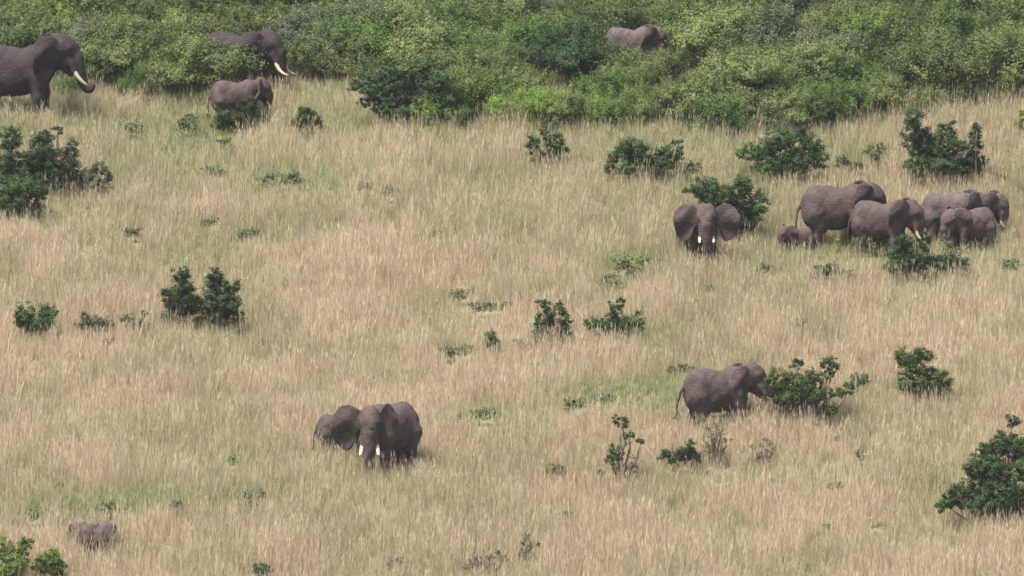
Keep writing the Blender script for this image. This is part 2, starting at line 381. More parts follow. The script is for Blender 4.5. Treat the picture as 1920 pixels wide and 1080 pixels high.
FS = [
 ([(20,262,20,22),(5,300,25,28),(80,262,20,16),(75,290,33,28),(50,318,48,26),(105,315,38,34),(135,280,13,15),(125,318,24,24),(108,346,30,15),(15,335,25,22),(108,244,9,7)], 368, 'dark',
  'large dark green shrub at the left edge with a small pompom sprig on top', [[(108,290),(108,262),(108,246)],[(28,318),(34,300),(30,290)],[(34,300),(48,298)]]),
 ([(165,338,20,20),(185,318,14,13),(199,338,11,20),(180,350,25,11)], 362, 'grey', 'grey green low shrub touching the right side of the large dark left edge shrub', []),
 ([(10,352,38,24),(50,347,32,18),(72,362,18,14),(30,382,38,22),(72,396,20,11),(0,395,26,16),(90,340,8,5)], 412, 'dark', 'low dark shrub with yellowish tips at the left edge below the largest dark one', [[(24,375),(28,386),(38,368)]]),
 ([(340,513,15,14),(342,538,18,20),(360,560,13,18),(322,556,16,16),(340,566,28,18),(322,592,17,15),(355,588,18,16),(310,548,7,5)], 616, 'dark', 'tall dark shrub, left one of the touching pair left of centre', [[(330,610),(332,575),(325,560)]]),
 ([(402,513,11,13),(404,530,16,16),(412,548,24,20),(434,538,14,14),(405,570,32,22),(430,570,20,20),(437,593,17,14),(395,595,22,14)], 619, 'dark', 'tall dark shrub, right one of the touching pair left of centre', []),
 ([(50,588,16,16),(85,586,18,13),(68,604,32,20),(40,598,11,16),(96,598,11,16),(68,618,26,10)], 634, 'dark', 'compact round dark shrub alone near the left edge at mid height', [[(60,630),(56,610)],[(80,630),(86,608)],[(72,632),(76,605)]]),
 ([(156,606,12,13),(180,604,20,12),(203,609,12,9),(157,592,6,6)], 630, 'grey', 'low grey green shrub right of the compact round shrub', []),
 ([(238,602,14,12),(257,610,14,11),(270,590,4,8)], 627, 'grey', 'low shrub with one upright sprig left of the touching tall pair', [[(266,620),(270,588)]]),
 ([(920,630,9,9),(922,648,15,13),(920,638,10,10)], 664, 'dark', 'very small dark conical shrub near the centre left of the pointed shrub', []),
 ([(972,645,10,7),(988,648,8,7)], 660, 'grey', 'tiny grey tuft between the small conical shrub and the pointed shrub', []),
 ([(1020,568,9,5),(1008,566,5,3),(1029,578,11,13),(1031,598,13,14),(1048,573,5,9),(1053,588,7,12),(1010,600,7,10),(1058,604,12,12),(1030,620,28,18),(1060,620,12,13),(1018,638,17,10)], 655, 'dark',
  'pointed dark shrub with several narrow sprigs near the centre', [[(1038,645),(1042,610),(1040,598)]]),
 ([(1162,563,8,6),(1152,573,11,10),(1152,590,12,14),(1108,607,15,10),(1130,610,20,12),(1160,612,24,14),(1186,606,18,14),(1196,588,5,5)], 634, 'dark',
  'wide low dark shrub with one upright leaf column, right of the pointed shrub', [[(1196,604),(1196,588)]]),
 ([(1320,352,28,17),(1298,357,15,9),(1345,368,32,24),(1392,348,20,17),(1398,378,34,28),(1398,410,30,24),(1355,398,34,28),(1385,425,25,15),(1424,392,12,14)], 448, 'dark',
  'bushy dark green shrub behind the elephant that faces the camera with spread ears', []),
 ([(1000,268,12,13),(1020,250,7,12),(1040,268,17,17),(1008,290,13,14),(1047,285,17,13),(1002,302,6,6)], 318, 'dark', 'small open dark shrub in the grass just below the thicket near the centre', []),
 ([(1188,276,26,15),(1162,290,20,16),(1205,298,34,22),(1180,314,24,12),(1145,312,11,10),(1240,288,14,12),(1266,285,14,14),(1250,303,22,18),(1270,266,9,5),(1228,318,20,10)], 336, 'dark',
  'broad rounded dark green shrub with a small tuft at its right end', [[(1262,300),(1270,268)]]),
 ([(1410,288,28,15),(1455,262,30,20),(1495,255,26,14),(1520,282,24,22),(1465,298,50,26),(1500,304,28,16),(1540,300,12,16),(1440,315,26,12)], 340, 'dark', 'wide dark shrub at the thicket edge above the largest elephant of the right group',
  [[(1462,285),(1470,275),(1476,270)]]),
 ([(1580,305,13,11),(1606,315,13,12)], 334, 'grey', 'small grey green shrub between the two wide dark shrubs above the right group', []),
 ([(1632,285,10,9),(1650,278,9,8),(1640,295,8,6)], 312, 'pale', 'faint pale green bush in the grass left of the jagged dark shrub', []),
 ([(1715,222,17,15),(1712,248,22,18),(1730,276,34,26),(1768,272,30,28),(1785,246,11,16),(1765,238,7,10),(1800,298,28,28),(1828,275,11,34),(1832,238,8,8),(1838,310,14,18),(1725,310,30,20),(1770,312,40,18)], 345, 'dark',
  'tall jagged dark shrub with a knob at its left top and a spire at right', [[(1705,275),(1690,250),(1695,230)],[(1830,330),(1830,280),(1833,240)]]),
 ([(1698,452,15,13),(1690,475,24,20),(1682,502,28,13),(1735,456,8,18),(1735,488,19,18),(1718,495,24,14),(1775,494,33,14),(1797,495,17,14)], 524, 'dark',
  'dark spreading shrub with two upright knobs in front of the right elephant group', []),
 ([(1555,507,24,11),(1585,518,17,9),(1538,518,14,9)], 536, 'dark', 'low rounded dark shrub left of the spreading shrub in front of the right group', []),
 ([(1495,684,13,9),(1462,712,24,20),(1450,738,17,20),(1500,720,34,20),(1532,708,16,14),(1482,748,34,20),(1516,752,18,13),(1554,682,17,13),(1560,697,12,8),(1590,728,12,11),(1558,768,14,11),(1565,738,16,10),(1535,735,16,16),(1490,775,22,12)], 796, 'green',
  'open green shrub with pompom crowns on bare stems, being browsed by the lone elephant', [[(1541,782),(1546,750),(1548,725),(1553,695)],[(1495,700),(1495,684)],[(1570,765),(1584,745),(1590,732)],[(1518,790),(1516,760)],[(1500,790),(1500,760)]]),
 ([(1600,708,9,6),(1622,711,12,10),(1605,720,10,8)], 738, 'grey', 'small grey green sprig bush between the pompom shrub and the mushroom shaped shrub', [[(1605,735),(1605,702)]]),
 ([(1700,670,24,16),(1727,670,19,16),(1712,692,25,16),(1745,706,26,14),(1770,714,14,11),(1718,722,36,15),(1755,730,26,12)], 752, 'green',
  'bright green mushroom shaped shrub near the right edge at mid height', [[(1708,740),(1708,712),(1712,690)],[(1764,700),(1768,688)]]),
 ([(1898,790,13,13),(1878,828,22,18),(1850,848,20,16),(1905,838,28,24),(1840,876,30,24),(1880,878,40,34),(1830,912,35,28),(1890,930,50,38),(1790,930,20,22),(1773,948,13,13),(1935,890,46,56),(1845,948,50,20),(1925,945,40,26)], 985, 'dark',
  'very large dark shrub cut off by the right edge in the lower right', [[(1848,960),(1842,920),(1846,905)],[(1880,962),(1886,925),(1884,912)],[(1900,790),(1897,778)]]),
 ([(1164,787,13,8),(1167,798,9,6),(1182,815,11,8),(1200,827,7,8),(1153,850,13,14),(1147,864,11,10),(1176,878,16,10),(1127,887,6,9),(1160,880,12,8)], 908, 'green',
  'spindly small tree with leaf pompoms on pale stems, bottom centre right', [[(1164,900),(1166,860),(1163,825),(1164,795)],[(1166,850),(1174,825),(1181,815)],[(1190,872),(1197,850),(1200,830)],[(1164,880),(1168,845),(1172,828)]]),
 ([(1288,838,15,13),(1284,855,18,12),(1250,856,12,11),(1266,864,12,9),(1306,858,10,10)], 880, 'dark', 'low dark shrub with one bare knobbed stalk below the lone elephant', [[(1262,868),(1260,845),(1259,828)],[(1318,868),(1316,840)]]),
 ([(1324,787,8,6),(1340,781,8,7),(1356,779,7,4),(1343,800,7,6),(1330,804,7,5),(1352,812,8,8),(1362,826,10,5),(1325,840,10,10),(1345,848,14,10),(1338,822,8,8)], 872, 'olive',
  'tall thin yellow green plant of upright stalks directly below the lone elephant', [[(1330,868),(1328,830),(1326,790)],[(1341,868),(1342,830),(1343,785)],[(1350,868),(1352,820),(1356,782)],[(1336,866),(1334,835),(1330,806)],[(1345,868),(1350,840),(1362,826)]]),
 ([(1436,825,5,5),(1445,832,4,5),(1428,836,4,5),(1450,842,5,6),(1410,838,4,4),(1396,846,4,4),(1440,850,10,10),(1430,858,14,8)], 878, 'twig',
  'thin brown seed stalk plant right of the yellow green stalks', [[(1440,872),(1439,845),(1434,822)],[(1442,850),(1447,834)],[(1438,852),(1428,836)],[(1410,870),(1410,838)],[(1397,872),(1396,846)]]),
 ([(1040,880,18,8),(1022,886,9,6),(1056,884,9,8)], 900, 'olive', 'flat olive bush left of the spindly pompom tree', []),
 ([(989,1003,5,9),(984,1018,7,9),(992,1028,6,10),(1008,1022,4,9),(978,1034,7,10),(990,1044,12,8)], 1066, 'dark', 'small dark bent sprig plant right of the dead stalks at the bottom', [[(990,1062),(988,1030),(986,1012),(992,1000)],[(1006,1060),(1008,1022)]]),
 ([(934,1036,4,8),(906,1036,3,7),(920,1046,10,8),(892,1052,12,8),(944,1050,8,9),(868,1062,16,10),(908,1058,20,9)], 1080, 'twig', 'clump of purplish brown dead stalks left of the bent sprig plant at the bottom',
  [[(938,1078),(936,1050),(934,1030)],[(908,1076),(906,1034)],[(922,1076),(924,1044)],[(898,1076),(894,1050)],[(944,1078),(948,1048)]]),
 ([(735,1054,8,8),(748,1050,6,7),(726,1060,5,6)], 1076, 'twig', 'small isolated clump of dark dry stalks at the bottom edge left of centre', [[(735,1072),(735,1048)],[(748,1072),(749,1046)]]),
 ([(490,1066,14,10),(502,1072,8,8),(480,1070,8,7)], 1088, 'dark', 'small dark bush cut by the bottom edge below the mother elephant', []),
 ([(5,1030,20,22),(45,1020,17,11),(38,1040,18,14),(20,1062,32,20),(8,1085,30,20)], 1098, 'lime', 'bright lime green bush in the bottom left corner', [[(40,1075),(44,1055),(46,1035)]]),
 ([(92,1045,22,13),(80,1062,20,14),(105,1062,17,14),(90,1080,26,14)], 1096, 'lime', 'small bright lime green bush right of the corner one at the bottom left', []),
 ([(465,200,15,14),(428,218,20,14),(478,222,26,17),(452,230,26,14),(495,235,12,9),(412,235,14,9)], 250, 'dark', 'dark ragged shrub in front of the young tusked elephant', []),
 ([(573,222,24,15),(560,232,14,10),(590,230,13,11),(572,208,14,7)], 252, 'dark', 'small round dark shrub right of the young tusked elephant', []),
 ([(422,262,11,7),(425,275,12,8)], 290, 'lime', 'tiny yellow green weed bush below the ragged shrub and young elephant', []),
 ([(1917,232,14,18),(1925,215,14,12)], 258, 'lime', 'bright green bush at the right edge beside the thicket', []),
 ([(1350,212,8,8),(1278,690,15,7),(1262,694,8,6),(1295,694,8,6)][1:], 708, 'green', 'low fresh green bush behind the rump of the lone elephant', []),
]
for a in FS:
    lobes, by, leaf, label, st = a
    thin = leaf == 'twig' or 'thin yellow' in label or 'sprig plant' in label
    shrub(lobes, by + (5 if thin else 9), leaf, label, st, dens=300 if thin else 600, size=.055 if thin else .07, stalk_w=.02 if thin else .04, solid=not thin)

# loose leafy weeds standing in the grass
WEEDS = [(245,236,24,13,'herb','sage green weed clump below the left bull elephant'),(345,225,30,18,'herb','pale sage weed clump left of the ragged shrub'),
 (530,332,36,13,'grey','widest grey green weed clump in the upper left grass'),(733,357,17,10,'grey','small dark weed clump below and left of the dark flat topped tree'),
 (680,347,14,9,'grey','small weed clump just left of another in the upper middle grass'),(400,318,20,10,'herb','weed clump in the grass below the yellow green weed bush'),
 (250,432,20,9,'grey','low weed clump right of and below the large left edge shrub'),(462,438,22,12,'grey','dark weed clump in the left middle grass'),
 (392,414,20,9,'herb','light weed clump above the dark one in the left middle grass'),(820,438,14,7,'herb','small bright weed tuft alone in the middle grass'),
 (1180,492,36,18,'herb','large soft green weed clump left of the calf'),(1140,525,26,16,'grey','grey green weed clump below the large soft green one'),
 (1430,500,18,18,'herb','upright green weed clump below the calf'),(1500,604,16,14,'herb','pale green weed tuft alone in the right middle grass'),
 (1075,755,22,11,'green','bright green weed clump left of the lone elephant, lower one'),(905,775,24,12,'herb','green weed clump right of the mother elephant'),
 (1130,745,22,9,'herb','green weed clump nearest the tail of the lone elephant'),(1325,540,12,8,'grey','tiny weed tuft in the grass above the open right slope'),
 (215,948,32,13,'green','bright weed clump above the pair of half hidden calves'),(338,944,18,11,'grey','dark weed clump right of the bright one in the lower left'),
 (475,930,18,15,'grey','tall weed clump at the right end of the green strip in the lower left'),(65,962,22,12,'herb','weed clump at the left end of the green strip in the lower left'),
 (30,978,9,9,'grey','tiny dark weed above the lime green corner bush'),(438,860,12,10,'herb','weed tuft left of and below the mother elephant'),
 (610,990,7,9,'grey','tiny dark weed alone in the lower middle grass'),(1060,968,20,12,'olive','olive weed clump at the lower middle right'),
 (1562,910,22,7,'grey','flat weed clump in the lower right grass'),(1612,850,8,9,'grey','tiny dark weed in the grass below the pompom shrub'),
 (1548,986,6,8,'grey','tiny dark weed in the lower right corner area'),(1640,982,18,7,'herb','light green weed clump at the lower right'),
 (130,800,8,7,'green','tiny green weed alone in the left grass below mid height'),(1895,492,22,12,'herb','weed clump at the right edge right of the spreading shrub'),
 (855,655,32,11,'herb','flat light green weed patch left of the small conical shrub'),(905,573,26,9,'grey','row of small dark weeds in the grass above the small conical shrub'),
 (950,571,14,8,'grey','small dark weed right beside the row of weeds'),(860,550,18,10,'grey','brownish green weed clump up and left of the row of weeds'),
 (1630,455,30,12,'herb','green leafy weeds at the feet of the elephant in the middle of the right group'),(1790,462,30,12,'herb','bright leafy weeds in front of the elephant facing left'),
 (1300,310,14,16,'herb','pale green weed beside the broad rounded shrub'),(312,280,16,9,'herb','pale weed clump between the left edge shrub and the yellow green weed bush'),
 (1570,820,9,7,'grey','tiny weed left of the one below the pompom shrub'),(960,722,9,5,'twig','tiny brown weed in the grass at the centre'),
 (205,640,14,8,'twig','faint purplish weed below the low grey green shrubs at left'),(2*960-40,330,10,8,'grey','small dark weed at the far right below the jagged shrub')]
for (px, py, rx, ry, leaf, label) in WEEDS:
    r = random.Random(px)
    nl = 5 if rx < 12 else 9
    L = [(px + r.uniform(-.85, .85) * rx, py + r.uniform(-.3, .5) * ry, rx * r.uniform(.25, .45), ry * r.uniform(.3, .75)) for _ in range(nl)]
    L += [(px + r.uniform(-.6, .6) * rx, py + ry * r.uniform(.5, 1.1), rx * .5, ry * .5) for _ in range(2)]
    o = shrub(L, py + ry + 14, {'grey': 'sage'}.get(leaf, leaf), label, [], name='weed_clump', cat='weed', dens=130, size=.08, solid=False, trunk=False)
    EXCL.append((o.location[0], o.location[1] + .3, rx * .024, 1.0, .7))

# ------------------------------------------------------------------ thicket bushes
def thicket_type(seed, wid, hei, kind):
    """one bush in metres; kind: layered | round | wispy"""
    r = np.random.default_rng(seed)
    lobes = []
    n = {'layered': 17, 'round': 12, 'wispy': 16}[kind]
    s_k = 1.22
    for k in range(n):
        a = r.random() * 6.283; q = math.sqrt(r.random())
        rad = q * wid / 2
        if kind == 'layered':
            top = hei * (1 - .42 * q * q) * r.uniform(.85, 1.1)
            z = top - abs(r.normal(0, .26)) * hei * .9 - .12
            s = r.uniform(.36, .62) * s_k; rr = (s, s, s * r.uniform(.45, .62))
        elif kind == 'round':
            top = hei * math.sqrt(max(.1, 1 - .8 * q * q))
            z = top * r.uniform(.35, .95)
            s = r.uniform(.36, .58) * s_k; rr = (s, s, s * r.uniform(.6, .85))
        else:
            top = hei * (1 - .35 * q * q)
            z = top * r.uniform(.25, 1.0)
            s = r.uniform(.28, .5) * s_k; rr = (s, s, s * r.uniform(.4, .8))
        lobes.append(((rad * math.cos(a), rad * math.sin(a), max(z, .25)), rr))
    V, F, T = leaves(lobes, r, dens={'layered': 330, 'round': 330, 'wispy': 210}[kind], size=.078, flat=(kind == 'layered'), fill=.25, feather=.8)
    me = mesh_np('foliage', V, F, None, False, T)
    tips = [l[0] for l in lobes[::2]]
    V, F = tube_np(stems((0, 0, 0), tips, r, r0=.04, spread=.2), 5)
    ms = mesh_np('trunk', V, F, M_BARK, True)
    return me, ms
TYPES = [thicket_type(11 + i, w_, h_, k_) for i, (w_, h_, k_) in enumerate([
    (3.0, 2.6, 'layered'), (2.6, 2.1, 'layered'), (3.6, 2.7, 'round'), (2.8, 2.2, 'wispy'), (2.2, 2.5, 'round'),
    (3.0, 2.4, 'round'), (2.2, 1.9, 'wispy'), (3.4, 2.2, 'layered'), (2.4, 1.7, 'round'), (1.8, 1.4, 'round')])]
_mcache = {}
def foliage_mesh(ti, leaf):
    k = (ti, leaf)
    if k not in _mcache:
        me = TYPES[ti][0].copy(); me.materials.clear(); me.materials.append(M_LEAF[leaf]); _mcache[k] = me
    return _mcache[k]
EDGE_X = [-400, 0, 120, 250, 380, 500, 600, 655, 800, 1000, 1200, 1370, 1450, 1550, 1650, 1750, 1850, 1920, 2300]
EDGE_Y = [150, 158, 168, 178, 155, 150, 150, 160, 238, 240, 248, 258, 246, 236, 214, 200, 205, 206, 205]
def bush(px, py, ti, leaf, scale, label, rz, group='bushes of the dense thicket'):
    x, y, z, d = ground(px, py)
    root = empty('thicket_bush', (x, y, z - .05), rz)
    root.scale = (scale, scale, scale)
    tag(root, label, 'bush', group)
    add('foliage', foliage_mesh(ti, leaf), root)
    add('trunk', TYPES[ti][1], root)
    return root
# thicket elephants keep a clearing
CLEAR = [(40, 205, 150, 40), (455, 150, 95, 36), (1190, 122, 128, 34)]
LAND = [(60, 130, 'the left bull'), (455, 90, 'the second tusked bull'), (445, 185, 'the young tusked elephant'), (745, 180, 'the flat topped tree'), (980, 60, 'the dead branch'),
        (1190, 65, 'the thicket elephant'), (1210, 300, 'the broad rounded shrub'), (1465, 290, 'the wide dark shrub'), (1765, 280, 'the jagged dark shrub'), (0, 0, 'the top left corner'),
        (1920, 0, 'the top right corner'), (1917, 232, 'the bright edge bush'), (1560, 0, 'the top edge middle right'), (640, 0, 'the top edge middle left'), (900, 190, 'the bright tall bush')]
def where(px, py):
    dd = sorted((math.hypot(px - a, (py - b) * 1.4), a, b, n) for a, b, n in LAND)[0]
    dx, dy = px - dd[1], py - dd[2]
    far = 'just' if dd[0] < 60 else ('a little' if dd[0] < 120 else 'well')
    v = 'above' if dy < -25 else ('below' if dy > 25 else '')
    h = 'right' if dx > 25 else ('left' if dx < -25 else '')
    if v and h: w_ = f'{v} and {h} of'
    elif v: w_ = f'{v}'
    elif h: w_ = f'{h} of'
    else: return 'right at ' + dd[3]
    return f'{far} {w_} {dd[3]}'
TONE_WORD = {'olive': 'olive green', 'pale': 'pale green', 'grey': 'greyish', 'green': 'fresh green', 'dark': 'dark green', 'lime': 'yellow green'}
KIND_WORD = {0: 'broad layered', 1: 'low layered', 2: 'wide layered', 3: 'loose wispy', 4: 'tall round', 5: 'full round', 6: 'thin wispy', 7: 'spreading flat topped', 8: 'small round', 9: 'little round'}
rt = random.Random(5)
rows = []
py = -12.0
while py < 262:
    step = 28
    px = -190.0 + rt.uniform(0, 60)
    while px < 2110:
        e = np.interp(px, EDGE_X, EDGE_Y)
        qx, qy = px + rt.uniform(-22, 22), py + rt.uniform(-9, 9)
        if qy < e - 2: rows.append((qx, qy, e))
        px += rt.uniform(72, 128)
    py += step
for q in np.arange(-190, 2110, 74):                            # front fringe
    e = np.interp(q, EDGE_X, EDGE_Y)
    rows.append((q + rt.uniform(-15, 15), e + rt.uniform(-8, 2), e))
USED = set()
for (px, py, e) in rows:
    skip = False
    for (cx, cy, rx, ry) in CLEAR:
        if ((px - cx) / rx) ** 2 + ((py - cy) / ry) ** 2 < 1: skip = True
    if 655 < px < 850 and 150 < py < 260: skip = True
    if 560 < px < 655 and py > 140: skip = True
    if 100 < px < 230 and py > 165: skip = True
    # openings behind which elephants show: bushes in front must stay low
    low = 1.0
    for (a, b, ytop, ybase) in [(-60, 215, 60, 205), (370, 560, 40, 150), (1115, 1262, 44, 128)]:
        if a - 30 < px < b + 40 and py > ybase - 6: low = 0
    if low == 0:
        continue
    front = py > e - 14
    leaf = rt.choices(['olive', 'pale', 'grey', 'green', 'dark', 'lime'], [38, 27, 9, 14, 6, 5] if not front else [30, 28, 12, 16, 2, 8])[0]
    ti = rt.choice([0, 1, 2, 3, 5, 7, 7, 4]) if not front else rt.choice([1, 3, 6, 8, 9, 4, 7])
    s = rt.uniform(.68, 1.16) * (.76 if front else 1)
    for _ in range(25):
        label = f"{TONE_WORD[leaf]} {KIND_WORD[ti]} bush {where(px, py - 40)}"
        if label not in USED: break
        ti = rt.choice([0, 1, 2, 3, 5, 7, 4, 6] if not front else [1, 3, 6, 8, 9, 4, 7])
        if _ > 6: leaf = rt.choice(['olive', 'pale', 'grey', 'green'])
    USED.add(' '.join(label.split()[:16])); label = ' '.join(label.split()[:16])
    bush(px, py, ti, leaf, s, label, rt.uniform(0, 6.28))
# hand placed bushes in front of the half hidden elephants and along them
HB = [
 (398, 180, 7, 'olive', 1.12, 'olive flat topped bush hiding the belly of the second tusked bull'), (345, 170, 1, 'olive', .85, 'olive layered bush left of the second tusked bull'),
 (300, 178, 5, 'pale', .65, 'pale round bush between the left bull and the second tusked bull'), (260, 190, 4, 'green', .62, 'fresh green upright bush right of the trunk of the left bull'),
 (222, 160, 5, 'green', .7, 'fresh green round bush right behind the trunk of the left bull'), (488, 166, 4, 'green', .66, 'narrow green bush in front of the head of the second tusked bull'), (452, 176, 3, 'olive', 1.0, 'wispy olive bush in front of the forelegs of the second tusked bull'),
 (580, 150, 3, 'olive', .85, 'wispy olive bush right of the tusks of the second bull'), (640, 142, 7, 'grey', .8, 'greyish flat bush between the second bull and the dark flat topped tree'),
 (1128, 160, 7, 'olive', .72, 'olive flat topped bush below the rump of the elephant deep in the thicket'), (1180, 172, 1, 'pale', .80, 'pale layered bush right below the elephant deep in the thicket'),
 (1240, 165, 7, 'olive', .74, 'olive spreading bush below the head of the elephant deep in the thicket'), (1322, 130, 5, 'olive', .8, 'round olive bush in front of the trunk of the elephant deep in the thicket'),
 (1078, 130, 4, 'green', .8, 'fresh green bush behind the rump of the elephant deep in the thicket'), (1210, 190, 2, 'olive', .62, 'wide olive bush two rows below the elephant deep in the thicket'),
 (1150, 205, 5, 'green', .8, 'fresh green bush on the thicket edge below the deep elephant'), (1205, 232, 4, 'pale', .7, 'pale bush on the thicket edge above the broad rounded shrub'),
 (1260, 230, 7, 'olive', .7, 'olive bush on the thicket edge up and right of the broad rounded shrub'), (1150, 240, 8, 'lime', .75, 'yellow green bush on the thicket edge up and left of the broad rounded shrub'),
 (885, 222, 5, 'lime', .95, 'bright green tall bush right of the dark flat topped tree'), (820, 242, 8, 'lime', .8, 'yellow green low bush at the foot of the dark flat topped tree'),
 (1015, 240, 7, 'lime', .75, 'yellow green spreading bush on the thicket edge near the centre'), (950, 236, 8, 'lime', .75, 'yellow green round bush on the thicket edge near the centre'),
 (1600, 225, 5, 'green', .75, 'fresh green bush on the thicket edge right of the wide dark shrub'), (1530, 240, 7, 'green', .7, 'fresh green branchy bush leaning over the wide dark shrub'),
 (130, 188, 9, 'green', .6, 'little green bush under the trunk of the left bull'), (60, 178, 8, 'green', .62, 'small green bush seen under the belly of the left bull')]
for (px, py, ti, leaf, s, label) in HB:
    bush(px, py, ti, leaf, s, label, rt.uniform(0, 6.28))
# the dark flat topped tree at the thicket edge
def flat_tree():
    L = [(690,165,32,10),(668,158,16,7),(720,145,36,10),(765,130,38,10),(805,125,30,9),(745,160,40,12),(790,155,40,13),(830,150,24,12),(715,180,30,11),(760,185,40,14),(800,182,30,13),(700,150,24,8),
         (735,125,22,7),(690,192,18,8),(725,205,24,12),(765,210,30,12),(740,222,22,10),(835,175,18,10)]
    root = shrub(L, 244, 'dark', 'dark spreading flat topped tree standing at the thicket edge left of centre',
                 [[(738,240),(728,215),(700,190),(680,165)],[(742,240),(738,210),(730,180),(722,150)],[(748,240),(752,205),(762,170),(768,135)],[(752,240),(770,205),(790,180),(810,150)],[(744,240),(746,200),(745,165)]],
                 name='flat_topped_tree', cat='tree', dens=330, stalk_w=.05)
flat_tree()
# dead bare branch in the thicket
x, y, z, d = ground(968, 96)
P = []
def W(px, py, off=0): 
    a = at_depth(px, py, y + off); return np.array([a[0] - x, a[1] - y, a[2] - z])
P.append([(W(975, 92), .05), (W(968, 72), .045), (W(952, 54), .035), (W(970, 49), .03), (W(985, 48, .2), .026), (W(996, 42, .3), .012)])
P.append([(W(970, 49), .025), (W(960, 56), .015), (W(940, 57), .01)])
P.append([(W(985, 48, .2), .02), (W(992, 52), .012), (W(1003, 50), .008)])
V, F = tube_np(P, 6)
o = add('dead_branch', mesh_np('dead_branch', V, F, M_DEAD, True)); o.location = (x, y, z)
tag(o, 'bleached bare dead branch sticking up from the thicket at top centre', 'branch')

# ------------------------------------------------------------------ elephants
HS = .018
def surface_nets(Fg, org, h):
    ins = Fg < 0
    nx, ny, nz = Fg.shape
    c = ins[:-1, :-1, :-1].astype(np.int8)
    cnt = np.zeros((nx - 1, ny - 1, nz - 1), np.int8)
    for a in (0, 1):
        for b in (0, 1):
            for e in (0, 1):
                cnt += ins[a:nx - 1 + a, b:ny - 1 + b, e:nz - 1 + e]
    act = (cnt > 0) & (cnt < 8)
    ii, jj, kk = np.nonzero(act)
    idx = np.full(act.shape, -1, np.int64); idx[ii, jj, kk] = np.arange(len(ii))
    acc = np.zeros((len(ii), 3)); n = np.zeros(len(ii))
    cor = [(a, b, e) for a in (0, 1) for b in (0, 1) for e in (0, 1)]
    for p in range(8):
        for q in range(p + 1, 8):
            dq = [cor[q][t] - cor[p][t] for t in range(3)]
            if sum(abs(t) for t in dq) != 1: continue
            f0 = Fg[ii + cor[p][0], jj + cor[p][1], kk + cor[p][2]]; f1 = Fg[ii + cor[q][0], jj + cor[q][1], kk + cor[q][2]]
            m = (f0 < 0) != (f1 < 0)
            t = np.where(m, f0 / (f0 - f1 + 1e-12), 0)
            pt = np.array(cor[p], float)[None] + t[:, None] * np.array(dq, float)[None]
            acc += pt * m[:, None]; n += m
    Vv = (acc / n[:, None] + np.stack([ii, jj, kk], 1)) * h + np.array(org)
    quads = []
    for ax in range(3):
        s0 = [slice(1, -1)] * 3; s1 = [slice(1, -1)] * 3
        s0[ax] = slice(0, -1); s1[ax] = slice(1, None)
        a = ins[tuple(s0)]; b = ins[tuple(s1)]
        I, J, K = np.nonzero(a != b)
        flip = a[I, J, K]
        o = np.stack([I, J, K], 1)
        u, v = [(1, 2), (2, 0), (0, 1)][ax]
        for t in (u, v): o[:, t] += 1
        def cell(du, dv):
            c2 = o.copy(); c2[:, u] -= du; c2[:, v] -= dv
            c2 = np.clip(c2, 0, np.array(act.shape) - 1)
            return idx[c2[:, 0], c2[:, 1], c2[:, 2]]
        Q = np.stack([cell(1, 1), cell(0, 1), cell(0, 0), cell(1, 0)], 1)
        Q[~flip] = Q[~flip][:, ::-1]
        quads.append(Q)
    Q = np.concatenate(quads); Q = Q[(Q >= 0).all(1)]
    return Vv, Q

